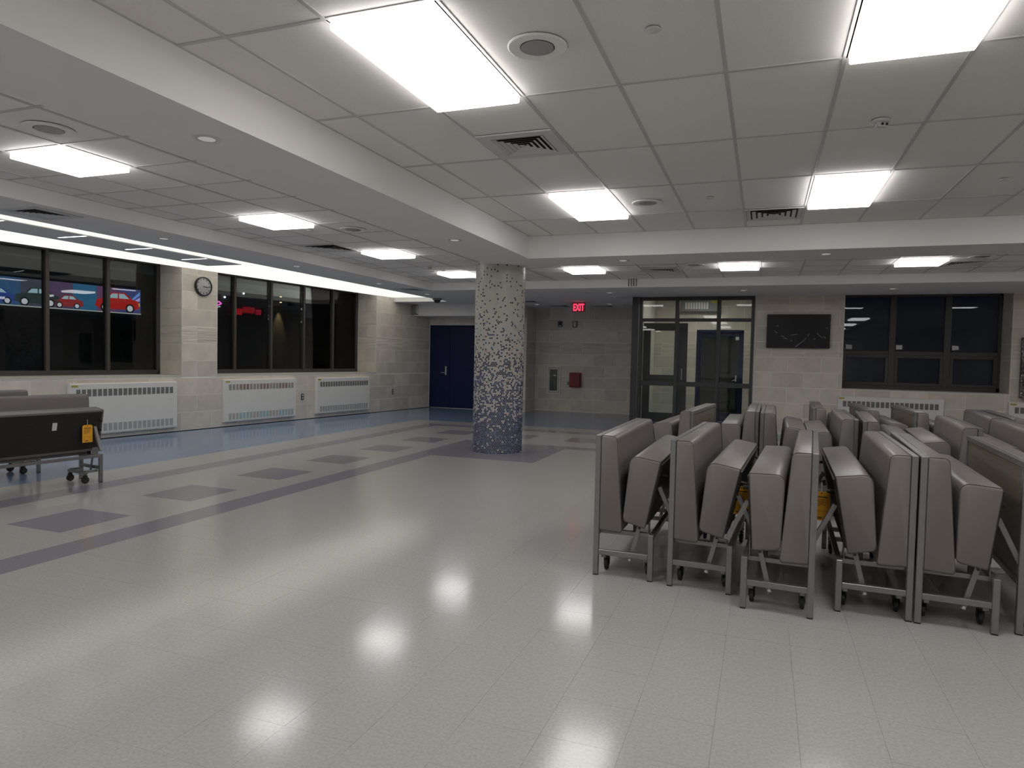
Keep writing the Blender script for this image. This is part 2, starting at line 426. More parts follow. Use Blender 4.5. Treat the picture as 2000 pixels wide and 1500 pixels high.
# left wall: local x into the room, y along (s), z up
SIL = .985
wl = wallobj('wall_left', [(-.70, 0, -16, 9.0, 0, SIL - .03), (-.70, 0, 1.325, 2.05, SIL - .03, 3.3), (-.70, 0, 6.67, 9.0, SIL - .03, 3.3), (-.70, 0, -16, -3.42, SIL - .03, 3.3)], (W0.x, W0.y, 0), LN, 'tiled wall with two wide dark windows and three radiators')
tiles(wl, [(-2.6, 8.95, 0, SIL - .035), (1.325, 2.05, SIL - .035, 2.9), (6.67, 8.95, SIL - .035, 2.9)], yoff=-.20)
class Fl:
    def __init__(s, f, rot): s.f = f; s.rot = rot
    def __call__(s, a, z): return s.f(a, z)
tiles(wl, [(.0, .565, SIL, 2.96)], flip=Fl(lambda a, z: (-a, 6.67, z), -PI / 2))      # reveals
tiles(wl, [(.0, .565, SIL, 2.96)], flip=Fl(lambda a, z: (-a, 1.325, z), -PI / 2))
for (a, b) in ((-3.42, 1.325), (2.05, 6.67)):
    MB().cbox(-.70, .012, a, b, SIL - .03, SIL, .003).build('window_sill', m_sill, wl)
for y in (1.325, 2.05, 6.67): MB().box(.0, .0115, y - .006, y + .006, SIL, 2.9).build('edge_trim', m_trimw, wl)
for (a, b) in ((-3.42, 1.325), (2.05, 6.67)): MB().box(.009, .0145, a, b, SIL - .036, SIL - .028).build('edge_trim', m_trimw, wl)
struct(MB().box(.0, .013, -3, 8.98, 0, .012).build('joint_shadow_left', m_rub, None, None, (W0.x, W0.y, 0), LROT), 'thin dark strip painting the shadowed joint along the foot of the left wall')  # dark strip paints the shadow line of the joint at the wall foot
# windows of the left wall
def window(name, y0, y1, z0, z1, mull, wall_loc, n, off, label, depth=.10, fw=.055, lower=None, mw=None):
    mw = mw or fw
    w = struct(link(name, None, None, wall_loc, math.atan2(n[1], n[0])), label)
    d0, d1 = off - depth / 2, off + depth / 2
    MB().cbox(d0, d1, y0, y1, z0, z0 + fw + .02, .004).build('bottom_frame', m_winf, w)
    MB().cbox(d0, d1, y0, y1, z1 - fw, z1, .004).build('top_frame', m_winf, w)
    for a in (y0, y1 - fw): MB().cbox(d0, d1, a, a + fw, z0, z1, .004).build('side_frame', m_winf, w)
    for a in mull: MB().cbox(d0 - .01, d1 + .012, a - mw / 2, a + mw / 2, z0 + fw, z1 - fw, .004).build('mullion', m_winf, w)
    e = [y0 + fw / 2] + list(mull) + [y1 - fw / 2]
    for a, b in zip(e[:-1], e[1:]):
        a2, b2 = a + (fw if a == e[0] else mw) / 2, b - (fw if b == e[-1] else mw) / 2
        if lower is None:
            MB().box(off - .006, off + .006, a2, b2, z0 + fw, z1 - fw).build('pane', m_glass, w)
        else:
            zl = lower
            MB().cbox(d0, d1, a2, b2, zl, zl + .075, .004).build('transom', m_winf, w)
            MB().box(off - .006, off + .006, a2, b2, zl + .075, z1 - fw).build('pane', m_glass, w)
            mb = MB(); f2 = .055
            mb.cbox(off - .02, d1 + .015, a2, b2, z0 + .075, z0 + .075 + f2, .003).cbox(off - .02, d1 + .015, a2, b2, zl - f2, zl, .003)
            mb.cbox(off - .02, d1 + .015, a2, a2 + f2, z0 + .075 + f2, zl - f2, .003).cbox(off - .02, d1 + .015, b2 - f2, b2, z0 + .075 + f2, zl - f2, .003)
            s = mb.build('hopper_sash', m_winf, w)
            MB().box(off - .006, off + .006, a2 + f2, b2 - f2, z0 + .075 + f2, zl - f2).build('pane', m_glass, s)
            MB().cbox(d1 + .015, d1 + .03, (a2 + b2) / 2 - .04, (a2 + b2) / 2 + .04, zl - .035, zl - .02, .003).build('latch', m_winf, s)
    return w
WT = 2.965
window('window_1', -3.42, 1.32, SIL, WT, (-2.47, -1.52, -.57, .38), (W0.x, W0.y, 0), LN, -.62, 'wide dark night window left of the clock pier')
window('window_2', 2.055, 6.665, SIL, WT, (2.95, 3.89, 4.84, 5.78), (W0.x, W0.y, 0), LN, -.62, 'wide dark night window of five lights right of the clock pier')
# door wall, return, red-box wall
NY = (0, -1)
dw = wallobj('wall_back', [(-.3, 0, -9.3, -8.74, 0, 2.8), (-.3, 0, -8.74, -7.24, 2.26, 2.8), (-.3, 0, -7.24, -5.83, 0, 2.8)], (0, DOORY, 0), NY, 'tiled wall around the navy double door')
tiles(dw, [(-8.85, -8.745, 0, 2.46), (-8.745, -7.235, 2.265, 2.46), (-7.235, -5.83, 0, 2.46)], yoff=.1)
rw = wallobj('wall_return', [(-.3, 0, .012, REDY - DOORY, 0, 2.8)], (-5.83, DOORY, 0), (1, 0), 'short tiled return wall beside the column')
MB().box(0, .012, -.012, .0, 0, 2.46).build('edge_trim', m_trimw, rw)
tiles(rw, [(.012, REDY - DOORY, 0, ZP)], yoff=.19)
gw = wallobj('wall_rear', [(-.3, 0, -5.83, -2.66, 0, 2.8)], (0, REDY, 0), NY, 'shaded tiled wall with the red box and extinguisher cabinet')
tiles(gw, [(-5.82, -2.66, 0, ZP)], yoff=-.25)
# wall with the television and the big window
WX0, WX1 = 1.43, 4.17
tw = wallobj('wall_right', [(-.70, 0, -.2, WX0, 0, 2.8), (-.70, 0, WX1, X1 + .2, 0, 2.8), (-.70, 0, WX0, WX1, 0, .935)], (0, TVY, 0), NY, 'tiled wall with the wrapped television and three part window')
tiles(tw, [(-.17, WX0, 0, ZP), (WX0, WX1, 0, .935), (WX1, 6.6, 0, ZP)], yoff=.14)
tiles(tw, [(.0, .545, .96, ZP + .06)], flip=Fl(lambda a, z: (-a, WX1, z), -PI / 2))
MB().box(-.70, .012, WX0, WX1, .935, .955).build('window_sill', m_sill, tw)
for y in (WX0, WX1): MB().box(0, .0115, y - .006, y + .006, .955, ZP).build('edge_trim', m_trimw, tw)
MB().box(.009, .0145, WX0, WX1, .93, .94).build('edge_trim', m_trimw, tw)
MB().box(0, .0115, -.2, -.17, 0, ZP).build('edge_trim', m_trimw, tw)
struct(MB().box(WX0, WX1, TVY, TVY + .75, ZP + .06, ZC).build('trim_2', m_paint), 'plaster head over the three part window')
window('window_3', WX0 + .005, WX1 - .005, .955, ZP + .06, (2.355, 3.29), (0, TVY, 0), NY, -.60, 'three part dark window with hopper sashes beside the television', lower=1.625, mw=.11)
# unseen sides of the hall, plain
struct(MB().box(X1, X1 + .2, Y0, TVY, 0, 3.3).build('wall_side', m_paint), 'plain painted side wall')
struct(MB().box(-11.6, X1 + .2, Y0 - .2, Y0, 0, 3.3).build('wall_front', m_paint), 'plain painted end wall')

# navy double door
d = struct(link('door_1', None, None, (-8.74, DOORY, 0)), 'navy blue double door with steel lever')
MB().cbox(0, .035, -.01, .12, 0, 2.26, .003).cbox(1.465, 1.5, -.01, .12, 0, 2.26, .003).cbox(0, 1.5, -.01, .12, 2.225, 2.26, .003).build('door_frame', m_blue, d)
MB().box(-.012, 0, -.012, 0, 0, 2.27).build('edge_trim', m_trimw, d)
for a, b in ((.038, .712), (.718, 1.462)):
    lf = MB().cbox(a, b, .03, .075, .012, 2.22, .003).build('door_leaf', m_blue, d)
    if a < .1:
        MB().cbox(.575, .62, .012, .03, .90, 1.14, .004).build('lock_plate', m_steel, lf)
        MB().cyl((.6, .03, .965), (.6, -.03, .965), .010, 12).cyl((.605, -.03, .965), (.475, -.03, .965), .010, 12).build('lever', m_steel, lf)
    hx = a if a < .1 else b
    for z in (.35, 1.15, 1.95): MB().cyl((hx, .02, z), (hx, .02, z + .11), .009, 10).build('hinge', m_steel, lf)
MB().box(.12, 1.46, .0, .12, 0, .012).build('threshold', m_steel, d)

# ------------------------------------------------------------------ storefront and vestibule
sf = struct(link('door_2', None, None, (0, TVY, 0)), 'charcoal framed storefront glazing into a lit vestibule')
SX0, SX1 = -2.66, -.20
MB().cbox(SX0, -2.52, -.09, .10, 0, ZP, .004).build('post', m_store, sf)
MB().box(-2.523, -2.515, -.075, -.06, 0, ZP).build('edge_trim', m_steel, sf)
for a, b in ((-2.515, -2.455), (-1.765, -1.69), (-.93, -.855), (-.262, SX1)): MB().cbox(a, b, -.055, .075, 0, ZP, .004).build('mullion', m_store, sf)
for z0, z1 in ((2.685, ZP), (2.245, 2.31), (.89, .985), (0, .12)):
    for a, b in ((-2.455, -1.765), (-1.69, -.93), (-.855, -.262)): MB().cbox(a, b, -.05, .07, z0, z1, .004).build('transom', m_store, sf)
for z0, z1 in ((2.31, 2.685), (.985, 2.245), (.12, .89)):
    for a, b in ((-2.455, -1.765), (-1.69, -.93), (-.855, -.262)): MB().box(a, b, .006, .018, z0, z1).build('pane', m_glass2, sf)
VB = 17.2
vb = wallobj('wall_vestibule', [(-.2, 0, SX0, -1.56, 0, 3.), (-.2, 0, -.46, SX1 + .2, 0, 3.), (-.2, 0, -1.56, -.46, 2.19, 3.)], (0, VB, 0), NY, 'pale tiled back wall inside the vestibule')
tiles(vb, [(SX0, -1.56, 0, 2.95), (-.46, SX1, 0, 2.95), (-1.56, -.46, 2.19, 2.95)], yoff=.05)
struct(MB().box(SX1, SX1 + .012, TVY + .44, VB, 0, 2.95).build('wall_vestibule', m_tile), 'tiled side wall inside the vestibule')
struct(MB().box(SX0 + .002, SX0 + .08, TVY + .1, REDY, 0, 2.95).build('wall_vestibule', m_grout), 'side wall closing the vestibule from the rear corner')
struct(MB().box(SX0, SX1, TVY + .1, VB, 2.95, 3.05).build('ceiling', m_paint), 'white ceiling of the vestibule')
vl = thing('vestibule_light', 'square bright ceiling light inside the glazed vestibule', 'light', (-1.35, 15.9, 2.95))
MB().box(-.3, .3, -.3, .3, -.03, 0).build('lens', EM('vestibule_panel', (1., .98, .90), 9.0), vl)
MB().box(-.32, -.3, -.32, .32, -.02, 0).box(.3, .32, -.32, .32, -.02, 0).box(-.3, .3, -.32, -.3, -.02, 0).box(-.3, .3, .3, .32, -.02, 0).build('frame', m_white, vl)
# glazed leaf inside the vestibule and the navy door at its back
gd = struct(link('door_3', None, None, (-2.60, 15.5, 0)), 'charcoal glazed door standing inside the vestibule')
for b in ((0, .19, 0, 2.26), (.80, 1.0, 0, 2.26)): MB().cbox(b[0], b[1], 0, .045, b[2], b[3], .003).build('stile', m_store, gd)
for z0, z1 in ((2.09, 2.26), (.92, 1.10), (0, .25)): MB().cbox(.19, .80, 0, .045, z0, z1, .003).build('rail', m_store, gd)
for z0, z1 in ((1.10, 2.09), (.25, .92)): MB().box(.19, .80, .018, .028, z0, z1).build('pane', m_glass2, gd)
MB().cyl((.9, -.05, 1.0), (.9, -.05, 1.25), .012, 12).cyl((.9, 0, 1.02), (.9, -.05, 1.02), .01, 8).cyl((.9, 0, 1.23), (.9, -.05, 1.23), .01, 8).build('pull_handle', m_steel, gd)
MB().cbox(.005, .035, -.004, .049, 0, 2.3, .003).build('hinge_stile', m_steel, gd)
nd = struct(link('door_4', None, None, (-1.55, VB, 0)), 'navy framed glass door at the back of the vestibule')
for a, b in ((0, .055), (1.025, 1.08)): MB().cbox(a, b, -.02, .12, 0, 2.18, .003).build('door_frame', m_blue, nd)
MB().cbox(0, 1.08, -.02, .12, 2.125, 2.18, .003).build('door_frame', m_blue, nd)
for a, b in ((.058, .50), (.506, 1.022)):
    lf = MB().cbox(a, a + .05, .03, .07, .01, 2.12, .003).cbox(b - .05, b, .03, .07, .01, 2.12, .003).cbox(a + .05, b - .05, .03, .07, .01, .2, .003).cbox(a + .05, b - .05, .03, .07, 2.04, 2.12, .003).build('door_leaf', m_blue, nd)
    MB().box(a + .05, b - .05, .045, .055, .2, 2.04).build('pane', m_glass2, lf)
MB().cyl((.93, .03, 1.0), (.93, -.03, 1.0), .012, 10).cyl((.93, -.03, 1.0), (.85, -.03, .97), .010, 10).cbox(.915, .945, .02, .03, .95, 1.1, .003).build('lever', m_steel, nd)
MB().cbox(.90, .98, .0, .03, 1.95, 2.03, .004).build('door_closer', m_steel, nd)
struct(MB().box(SX0, SX1 + .2, VB + 1.6, VB + 1.7, 0, 3.).build('wall_vestibule', m_night), 'dark space beyond the vestibule door')
uh = thing('unit_heater', 'grey cabinet heater with slots under the vestibule ceiling', 'heater', (-1.93, VB - .009, 2.62))
MB().cbox(0, .88, -.22, 0, 0, .33, .006).build('casing', m_plastg, uh)
for k in range(9): MB().box(.10 + k * .062, .145 + k * .062, -.226, -.219, .06, .22).build('slot', m_white, uh)
MB().box(.70, .86, -.224, -.219, .20, .31).build('label', m_label, uh)

# ================================================================== MOSAIC COLUMN
CXC, CYC, CR = -3.735, 9.535, .370
mc = thing('mosaic_column', 'round column clad in penny tiles fading from white top to navy base', 'column', (CXC, CYC, 0))
MB().lathe([(CR, 0), (CR, 2.93)], 96).build('shaft', m_pgrout, mc, smooth=30)
dots = MB(); NC = 86; pr = .0236; dr = .0129
dv, df, dm = [], [], []
for row in range(int(2.93 / pr)):
    z = .014 + row * pr
    t = z / 2.76
    for k in range(NC):
        th = 2 * PI * (k + (.5 if row % 2 else 0)) / NC
        u = RN.random()
        wn = .5 + .5 * math.sin(3.1 * th + 2.3 * math.sin(row * .19)) * .5
        # share of dark pieces against height
        if t < .10: pdark = .95
        elif t < .30: pdark = .95 - (t - .10) / .20 * .38
        elif t < .45: pdark = .57 - (t - .30) / .15 * .13
        elif t < .58: pdark = .44 - (t - .45) / .13 * .26
        elif t < .75: pdark = .18 - (t - .58) / .17 * .08
        else: pdark = .085
        if u < pdark:
            if t > .7: mi = 5
            elif t > .42: mi = RN.choice((1, 5, 1))
            else: mi = 1 if RN.random() < .62 + .2 * wn else 2
        else:
            v = RN.random()
            if .28 < t < .72 and v < .16: mi = 3
            elif .30 < t < .66 and v > .93: mi = 4
            else: mi = 0
        c, s = math.cos(th), math.sin(th); b0 = len(dv)
        for (rr, q) in ((dr, CR - .0005), (dr * .90, CR + .0022)):
            for e in range(8):
                a = PI / 4 * e + PI / 8; tt = rr * math.cos(a); zz = rr * math.sin(a)
                dv.append((c * q - s * tt, s * q + c * tt, z + zz))
        df.append(tuple(range(b0 + 8, b0 + 16))); dm.append(mi)
        for e in range(8): df.append((b0 + e, b0 + (e + 1) % 8, b0 + 8 + (e + 1) % 8, b0 + 8 + e)); dm.append(mi)
dots.v, dots.f, dots.m = dv, df, dm
stuff(dots.build('penny_tiles', m_pd, mc, recalc=False))

# ================================================================== CEILING FIXTURES
def panel(x, y, z, w, h, label, group, drop=.045):
    t = thing('ceiling_light', label, 'light', (x + w / 2, y + h / 2, z), 0, group)
    a, b = w / 2 - .018, h / 2 - .018
    MB().cbox(-a, a, -b, b, -drop, .0, .006).build('lens', m_panel, t)
    MB().box(-w / 2 + .004, -a, -b, b, .0, .02).box(a, w / 2 - .004, -b, b, .0, .02).box(-w / 2 + .004, w / 2 - .004, -h / 2 + .004, -b, .0, .02).box(-w / 2 + .004, w / 2 - .004, b, h / 2 - .004, .0, .02).build('housing', m_white, t)
ORD = ('first', 'second', 'third', 'fourth', 'fifth', 'sixth', 'seventh', 'eighth', 'ninth')
for a, b in main_l:
    i_ = round((a - CX0 + 3 * T2) / (4 * T2)); j_ = 3 - round((b - CY0 + 14 * T2) / (6 * T2))
    panel(a, b, ZC, T2, 2 * T2, f'long panel light, {ORD[j_]} from the crossing beam in the {ORD[i_]} line from the aisle beam', 'long panel lights of the raised ceiling')
for k, (a, b) in enumerate(left_l[::-1]): panel(a, b, ZL, T2, T2, f'square panel light over the window aisle, {ORD[k]} from the navy door end', 'square panel lights over the window aisle')
for k, (a, b) in enumerate(back_l): panel(a, b, ZL, T2, T2, f'square panel light over the rear aisle, {ORD[k]} from the mosaic column', 'square panel lights over the rear aisle')
def diffuser(x, y, z, label, w=.59, plate=True, rot=0, cat='vent'):
    t = thing('air_diffuser', label, cat, (x, y, z), rot)
    h = w / 2; i = h * .70 if plate else h * .96
    MB().box(-h, h, -h, -i, -.010, .0).box(-h, h, i, h, -.010, .0).box(-h, -i, -i, i, -.010, .0).box(i, h, -i, i, -.010, .0).build('face_plate', m_vent, t)
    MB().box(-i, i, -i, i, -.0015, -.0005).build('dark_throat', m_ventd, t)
    n = 5
    for k in range(n):
        a = i * (1 - k / n) - .004; b = a - i / n * .62
        rings = [[(-a, -a, -.012), (a, -a, -.012), (a, a, -.012), (-a, a, -.012)], [(-b, -b, -.004), (b, -b, -.004), (b, b, -.004), (-b, b, -.004)]]
        mb = MB()
        vs = rings[0] + rings[1] + [(p[0] * .985, p[1] * .985, p[2] + .002) for p in rings[0]] + [(p[0] * .985, p[1] * .985, p[2] + .002) for p in rings[1]]
        fs = []
        for e in range(4):
            q = (e + 1) % 4
            fs += [(e, q, 4 + q, 4 + e), (8 + q, 8 + e, 12 + e, 12 + q), (e, 8 + e, 8 + q, q), (4 + q, 12 + q, 12 + e, 4 + e)]
        mb.add(vs, fs).build('louvre', m_vent, t)
    return t
diffuser(CX0 - 2.5 * T2, CY0 + 1.5 * T2, ZC, 'square louvred air diffuser in raised ceiling between two long panel lights')
diffuser(CX0 + .5 * T2, CY0 + 6.5 * T2 + .02, ZC, 'square louvred air diffuser in raised ceiling close to the crossing beam', plate=False)
diffuser(left_v[0][0] + T2 / 2, left_v[0][1] + T2 / 2, ZL, 'square louvred air diffuser in the window aisle ceiling', plate=False)
diffuser(BX0 + T2 * 2.5, BY0 + .64, ZL, 'square louvred air diffuser in rear aisle ceiling near the storefront')
diffuser(BX0 + T2 * 9.5, BY0 + .64, ZL, 'square louvred air diffuser in rear aisle ceiling near the three part window')
diffuser(-6.83, 4.79, ZP, 'square louvred air diffuser in the plaster soffit beside the cove', w=.52)
diffuser(-6.80, 12.35, ZP, 'square louvred air diffuser at the far corner of the soffit beside the cove', w=.52)
diffuser(-5.35, 15.4, ZP, 'dark square air diffuser in soffit behind the mosaic column', w=.5, plate=False)
diffuser(-4.95, 16.75, ZP, 'dark square air diffuser in soffit by the extinguisher cabinet', w=.5, plate=False)
diffuser(-3.85, 16.95, ZP, 'dark square air diffuser in soffit above the red wall box', w=.5, plate=False)
def speaker(x, y, z, label):
    t = thing('ceiling_speaker', label, 'speaker', (x, y, z))
    MB().lathe([(.158, 0), (.158, -.004), (.150, -.009), (.092, -.006), (.092, 0)], 40, cap=False).build('bezel', m_ctile, t)
    pf = []
    for k in range(9): pf += [(.090 - k * .0098, -.008), (.086 - k * .0098, -.008), (.086 - k * .0098, -.005), (.0802 - k * .0098, -.005)]
    MB().lathe(pf, 32).build('grille', m_vent, t)
for x, y, z, l in ((-1.175, 3.46, ZC, 'round white ceiling speaker in raised ceiling beside the long light by the diffuser'), (-1.19, 7.18, ZC, 'round white ceiling speaker in raised ceiling close to the crossing beam'),
                   (-4.63, 3.31, ZL, 'round white ceiling speaker in aisle ceiling beside the first square light'), (-4.66, 7.03, ZL, 'round white ceiling speaker in the aisle ceiling after the middle square light'),
                   (-1.06, 10.87, ZL, 'round white ceiling speaker in rear aisle ceiling near the storefront'), (2.70, 10.80, ZL, 'round white ceiling speaker in rear aisle ceiling near the three part window')): speaker(x, y, z, l)
for x, y, z, l in ((-.571, 3.453, ZC, 'in the raised ceiling beside the round speaker'), (-.557, 7.118, ZC, 'in the raised ceiling near the louvred diffuser at the beam'), (1.909, 7.077, ZC, 'in the raised ceiling over the middle benches'),
                   (-5.23, 6.957, ZL, 'in the window aisle ceiling beside the louvred diffuser'), (-5.283, 10.747, ZL, 'in the window aisle ceiling beside the last square light'), (-1.152, 11.40, ZL, 'in the rear aisle ceiling'),
                   (-3.353, 13.361, ZP, 'in the outer soffit behind the column'), (.91, 13.327, ZP, 'in the outer soffit before the television'), (-6.75, 15.9, ZP, 'in the outer soffit before the navy door')):
    t = thing('sprinkler_cap', 'small round white sprinkler cover ' + l, 'sprinkler', (x, y, z), 0, 'sprinkler covers')
    MB().lathe([(.036, 0), (.038, -.006), (.034, -.009), (.0, -.0095)], 24, cap=False).build('cover_plate', m_vent, t, smooth=40)
    MB().lathe([(.028, 0), (.028, -.003)], 20).build('escutcheon', m_grid, t)
def detector(x, y, z, label, rot=.4):
    t = thing('ceiling_detector', label, 'detector', (x, y, z), rot)
    MB().lathe([(.055, 0), (.055, -.010), (.045, -.016), (0, -.017)], 24, cap=False).build('base', m_plast, t, smooth=40)
    MB().cbox(-.03, .045, -.022, .022, -.045, -.015, .005).build('sensor_head', m_plast, t)
    for q in (0, .03): MB().cyl((q, -.022, -.03), (q, -.026, -.03), .009, 10).build('lens', m_dark, t)
    MB().cyl((-.03, 0, -.03), (-.03, 0, -.05), .010, 10).build('indicator', m_refl, t)
detector(.68, 5.18, ZC, 'small white two eyed detector in the raised ceiling')
detector(-5.286, 10.212, ZL, 'small white two eyed detector in the window aisle ceiling')
def downlight(x, y, label, group):
    t = thing('recessed_downlight', label, 'light', (x, y, ZP), 0, group)
    MB().lathe([(.088, 0), (.088, -.004), (.076, -.004), (.070, .0)], 32, cap=False).build('trim_ring', m_white, t, smooth=30)
    MB().lathe([(.074, -.0005), (.052, -.003)], 24, cap=False).build('reflector', m_refl, t, smooth=40)
    MB().lathe([(.052, -.003), (.03, -.0035), (.0, -.0036)], 24, cap=False).build('lens', m_dl, t, smooth=40)
for x, y, l in ((-3.36, 3.42, 'second from the mosaic column in the aisle beam'), (-3.40, 7.20, 'nearest the mosaic column in the aisle beam'), (-1.83, 9.20, 'first from the mosaic column in the crossing beam'), (.67, 9.15, 'second from the mosaic column in the crossing beam'), (3.15, 9.17, 'third from the mosaic column in the crossing beam')): downlight(x, y, 'small round recessed downlight ' + l, 'downlights in the beams')
for x, y in ((-6.84, 6.29), (-6.84, 8.79), (-6.88, 11.25), (-6.95, 13.35), (-2.95, 13.55), (-.40, 13.42), (2.07, 13.49), (-5.37, 16.25), (-3.54, 16.3)): downlight(x, y, 'small round recessed downlight ' + {(-6.84, 6.29): 'beside the flush round cover by the cove', (-6.84, 8.79): 'beside the cove, second from the round cover', (-6.88, 11.25): 'beside the cove, third from the round cover', (-6.95, 13.35): 'beside the cove near the dome camera', (-2.95, 13.55): 'below the four rods before the storefront', (-.40, 13.42): 'in front of the storefront television edge', (2.07, 13.49): 'before the three part window', (-5.37, 16.25): 'over the rear corner behind the column', (-3.54, 16.3): 'above the red wall box'}[(x, y)], 'downlights in the outer soffit')
t = thing('access_cover', 'flush round white cover plate in the soffit beside the cove', 'cover', (-6.82, 6.88, ZP))
MB().lathe([(.15, 0), (.15, -.003), (.143, -.004), (0, -.004)], 36, cap=False).build('plate', m_paint, t, smooth=30)
MB().lathe([(.156, 0), (.156, -.0015), (.151, -.0015)], 36, cap=False).build('rim', m_grid, t)
t = thing('dome_camera', 'black dome security camera under the soffit by the navy door', 'camera', (-7.21, 14.37, ZP))
MB().lathe([(.11, 0), (.11, -.03), (.095, -.045), (0, -.045)], 28, cap=False).build('mount', m_plastg, t, smooth=40)
MB().lathe([(.075, -.045), (.072, -.075), (.05, -.098), (0, -.105)], 24, cap=False).build('dome', m_dark, t, smooth=60)
for k in range(4):
    t = thing('hook_rod', f'thin dark threaded rod on the soffit face, {("first", "second", "third", "fourth")[k]} counted from the mosaic column side', 'rod', (-2.39 + .047 * k, YF - .012, 2.78), 0, 'four rods on the soffit face')
    MB().cyl((0, 0, .0), (.004 * (k % 2), 0, .14), .0065, 8).build('rod', m_dark, t)
    MB().cyl((0, 0, .118), (0, 0, .132), .011, 6).cyl((0, 0, .11), (0, .012, .11), .004, 6).build('nut', m_dark, t)
# exit sign
ex = thing('exit_sign', 'red lit EXIT sign in a wire guard hung under the soffit', 'sign', (-4.12, 15.6, 2.50))
MB().cbox(-.155, .155, -.022, .022, .015, .245, .004).build('housing', M('exit_housing', (.30, .10, .11), .4, noise=(8, .05)), ex)
MB().cyl((0, 0, .245), (0, 0, .259), .05, 16).build('canopy', m_white, ex)
fc = bpy.data.curves.new('exit_text', 'FONT'); fc.body = 'EXIT'; fc.size = .225; fc.extrude = .003; fc.offset = .006; fc.align_x = 'CENTER'
fo = bpy.data.objects.new('exit_text_curve', fc); me = bpy.data.meshes.new_from_object(fo); bpy.data.objects.remove(fo)
me.materials.clear(); me.materials.append(m_exit)
lt = link('letters', me, ex, (0, -.026, .052)); lt.rotation_euler = (PI / 2, 0, 0); lt.scale = (.58, 1.0, 1)
wg = MB()
for k in range(9): wg.cyl((-.20 + .05 * k, -.09, -.11), (-.20 + .05 * k, -.09, .25), .0022, 5)
for k in range(6): wg.cyl((-.20, -.09, -.11 + .072 * k), (.20, -.09, -.11 + .072 * k), .0022, 5)
for x in (-.20, .20):
    for z in (-.11, .25): wg.cyl((x, -.09, z), (x, .09, z), .0022, 5)
for x in (-.2, -.1, 0, .1, .2): wg.cyl((x, -.09, -.11), (x, .09, -.11), .0022, 5)
for x in (-.2, .2): wg.cyl((x, .09, -.11), (x, .09, .259), .0022, 5); wg.cyl((x, -.09, .25), (x, -.09, .259), .0022, 5)
wg.build('wire_guard', m_steel, ex)

# ================================================================== THINGS ON THE WALLS
def wall_thing(name, label, cat, wall, a, z, off=.009, group=None):
    """Empty on a wall: local x out of the wall, y along it, z up"""
    if wall == 'L': p = lw(a, z, off); r = LROT
    else: p = (a, wall - off, z); r = -PI / 2
    return thing(name, label, cat, p, r, group)
def radiator(label, wall, a, b, z0, z1, mtop, mbot):
    t = wall_thing('radiator', label, 'radiator', wall, a, z0)
    w, h = b - a, z1 - z0
    MB().cbox(0, .07, 0, w, 0, h, .006).build('casing', m_white, t, None)
    MB().cbox(.07, .078, .012, w - .012, .02, h - .012, .003).build('front_panel', m_white, t)
    for nm, za, zb, mm in (('upper_slots', h - .20, h - .09, mtop), ('lower_slots', .045, .165, mbot)):
        mb = MB(); n = 20; p = (w - .16) / n
        for k in range(n): mb.box(.076, .0795, .08 + k * p + p * .12, .08 + k * p + p * .88, za, zb, mi=(k * 7 // 3) % 2 if isinstance(mm, list) else 0)
        stuff(mb.build(nm, mm, t))
    MB().box(.078, .0795, .02, .115, h - .055, h - .025).build('label', m_label, t)
    for y, z in ((.10, h * .62), (.10, h * .46), (w - .12, h * .62), (w - .12, h * .46), (w - .12, h * .34)): MB().box(.078, .0788, y - .04, y + .04, z - .002, z + .002).build('louvre_mark', m_grid, t)
radiator('white radiator under the window left of the clock, partly behind a folded bench', 'L', -.613, 1.185, .085, .88, m_slot, m_slotl)
radiator('white radiator with orange and blue tinted slots right of the clock pier', 'L', 2.165, 3.965, .09, .89, [m_slotc, M('slot_grille_rust', (.30, .22, .19), .5, noise=(5, .1))], [m_slotc2, M('slot_grille_teal', (.36, .50, .54), .5, noise=(5, .1))])
radiator('white radiator with grey slots between the power outlets', 'L', 4.575, 6.36, .095, .885, m_slot, m_slotl)
radiator('white radiator below the three part window behind the benches', TVY, 1.37, 3.15, .02, .81, m_slot, m_slotl)
radiator('white radiator standing past the three part window by the wrapped screen', TVY, 4.15, 5.95, .02, .81, m_slot, m_slotl)
ck = wall_thing('wall_clock', 'round black rimmed wall clock on the pier between windows', 'clock', 'L', 1.735, 2.57)
MB().lathe([(.170, 0), (.172, .03), (.168, .05), (.155, .055), (.150, .045)], 48, ax='x', cap=False).build('rim', m_dark, ck, smooth=40)
MB().lathe([(.152, .030), (0, .031)], 40, ax='x', cap=False).build('dial', M('clock_dial', (.86, .85, .86), .5, noise=(20, .03)), ck)
for k in range(12):
    a = 2 * PI * k / 12; MB().cbox(.031, .033, math.sin(a) * .125 - .007, math.sin(a) * .125 + .007, math.cos(a) * .125 - .012, math.cos(a) * .125 + .012, .0008).build('hour_mark', m_ink, ck)
MB().beam((.035, -.015, -.001), (.035, .085, -.010), .010, .003, (0, 0, 1)).build('hour_hand', m_ink, ck)
MB().beam((.037, -.02, .001), (.037, .120, -.008), .006, .002, (0, 0, 1)).build('minute_hand', m_ink, ck)
MB().lathe([(.152, .046), (.08, .052), (0, .054)], 32, ax='x', cap=False).build('glass', GLASS('clock_glass', (1, 1, 1), 1.4, .0), ck, smooth=60)
for s, l in ((4.213, 'black power outlet with two white sockets between two radiators'), (7.349, 'black power outlet with two white sockets near the navy door')):
    t = wall_thing('power_outlet', l, 'outlet', 'L', s, .485)
    MB().cbox(0, .008, -.04, .04, -.063, .063, .003).build('cover_plate', m_dark, t)
    for z in (-.028, .028): MB().cbox(.008, .012, -.02, .02, z - .018, z + .018, .002).build('socket', m_plast, t)
t = wall_thing('wall_speaker', 'white wall speaker box high beside the bulkhead', 'speaker', 'L', 8.23, 2.49)
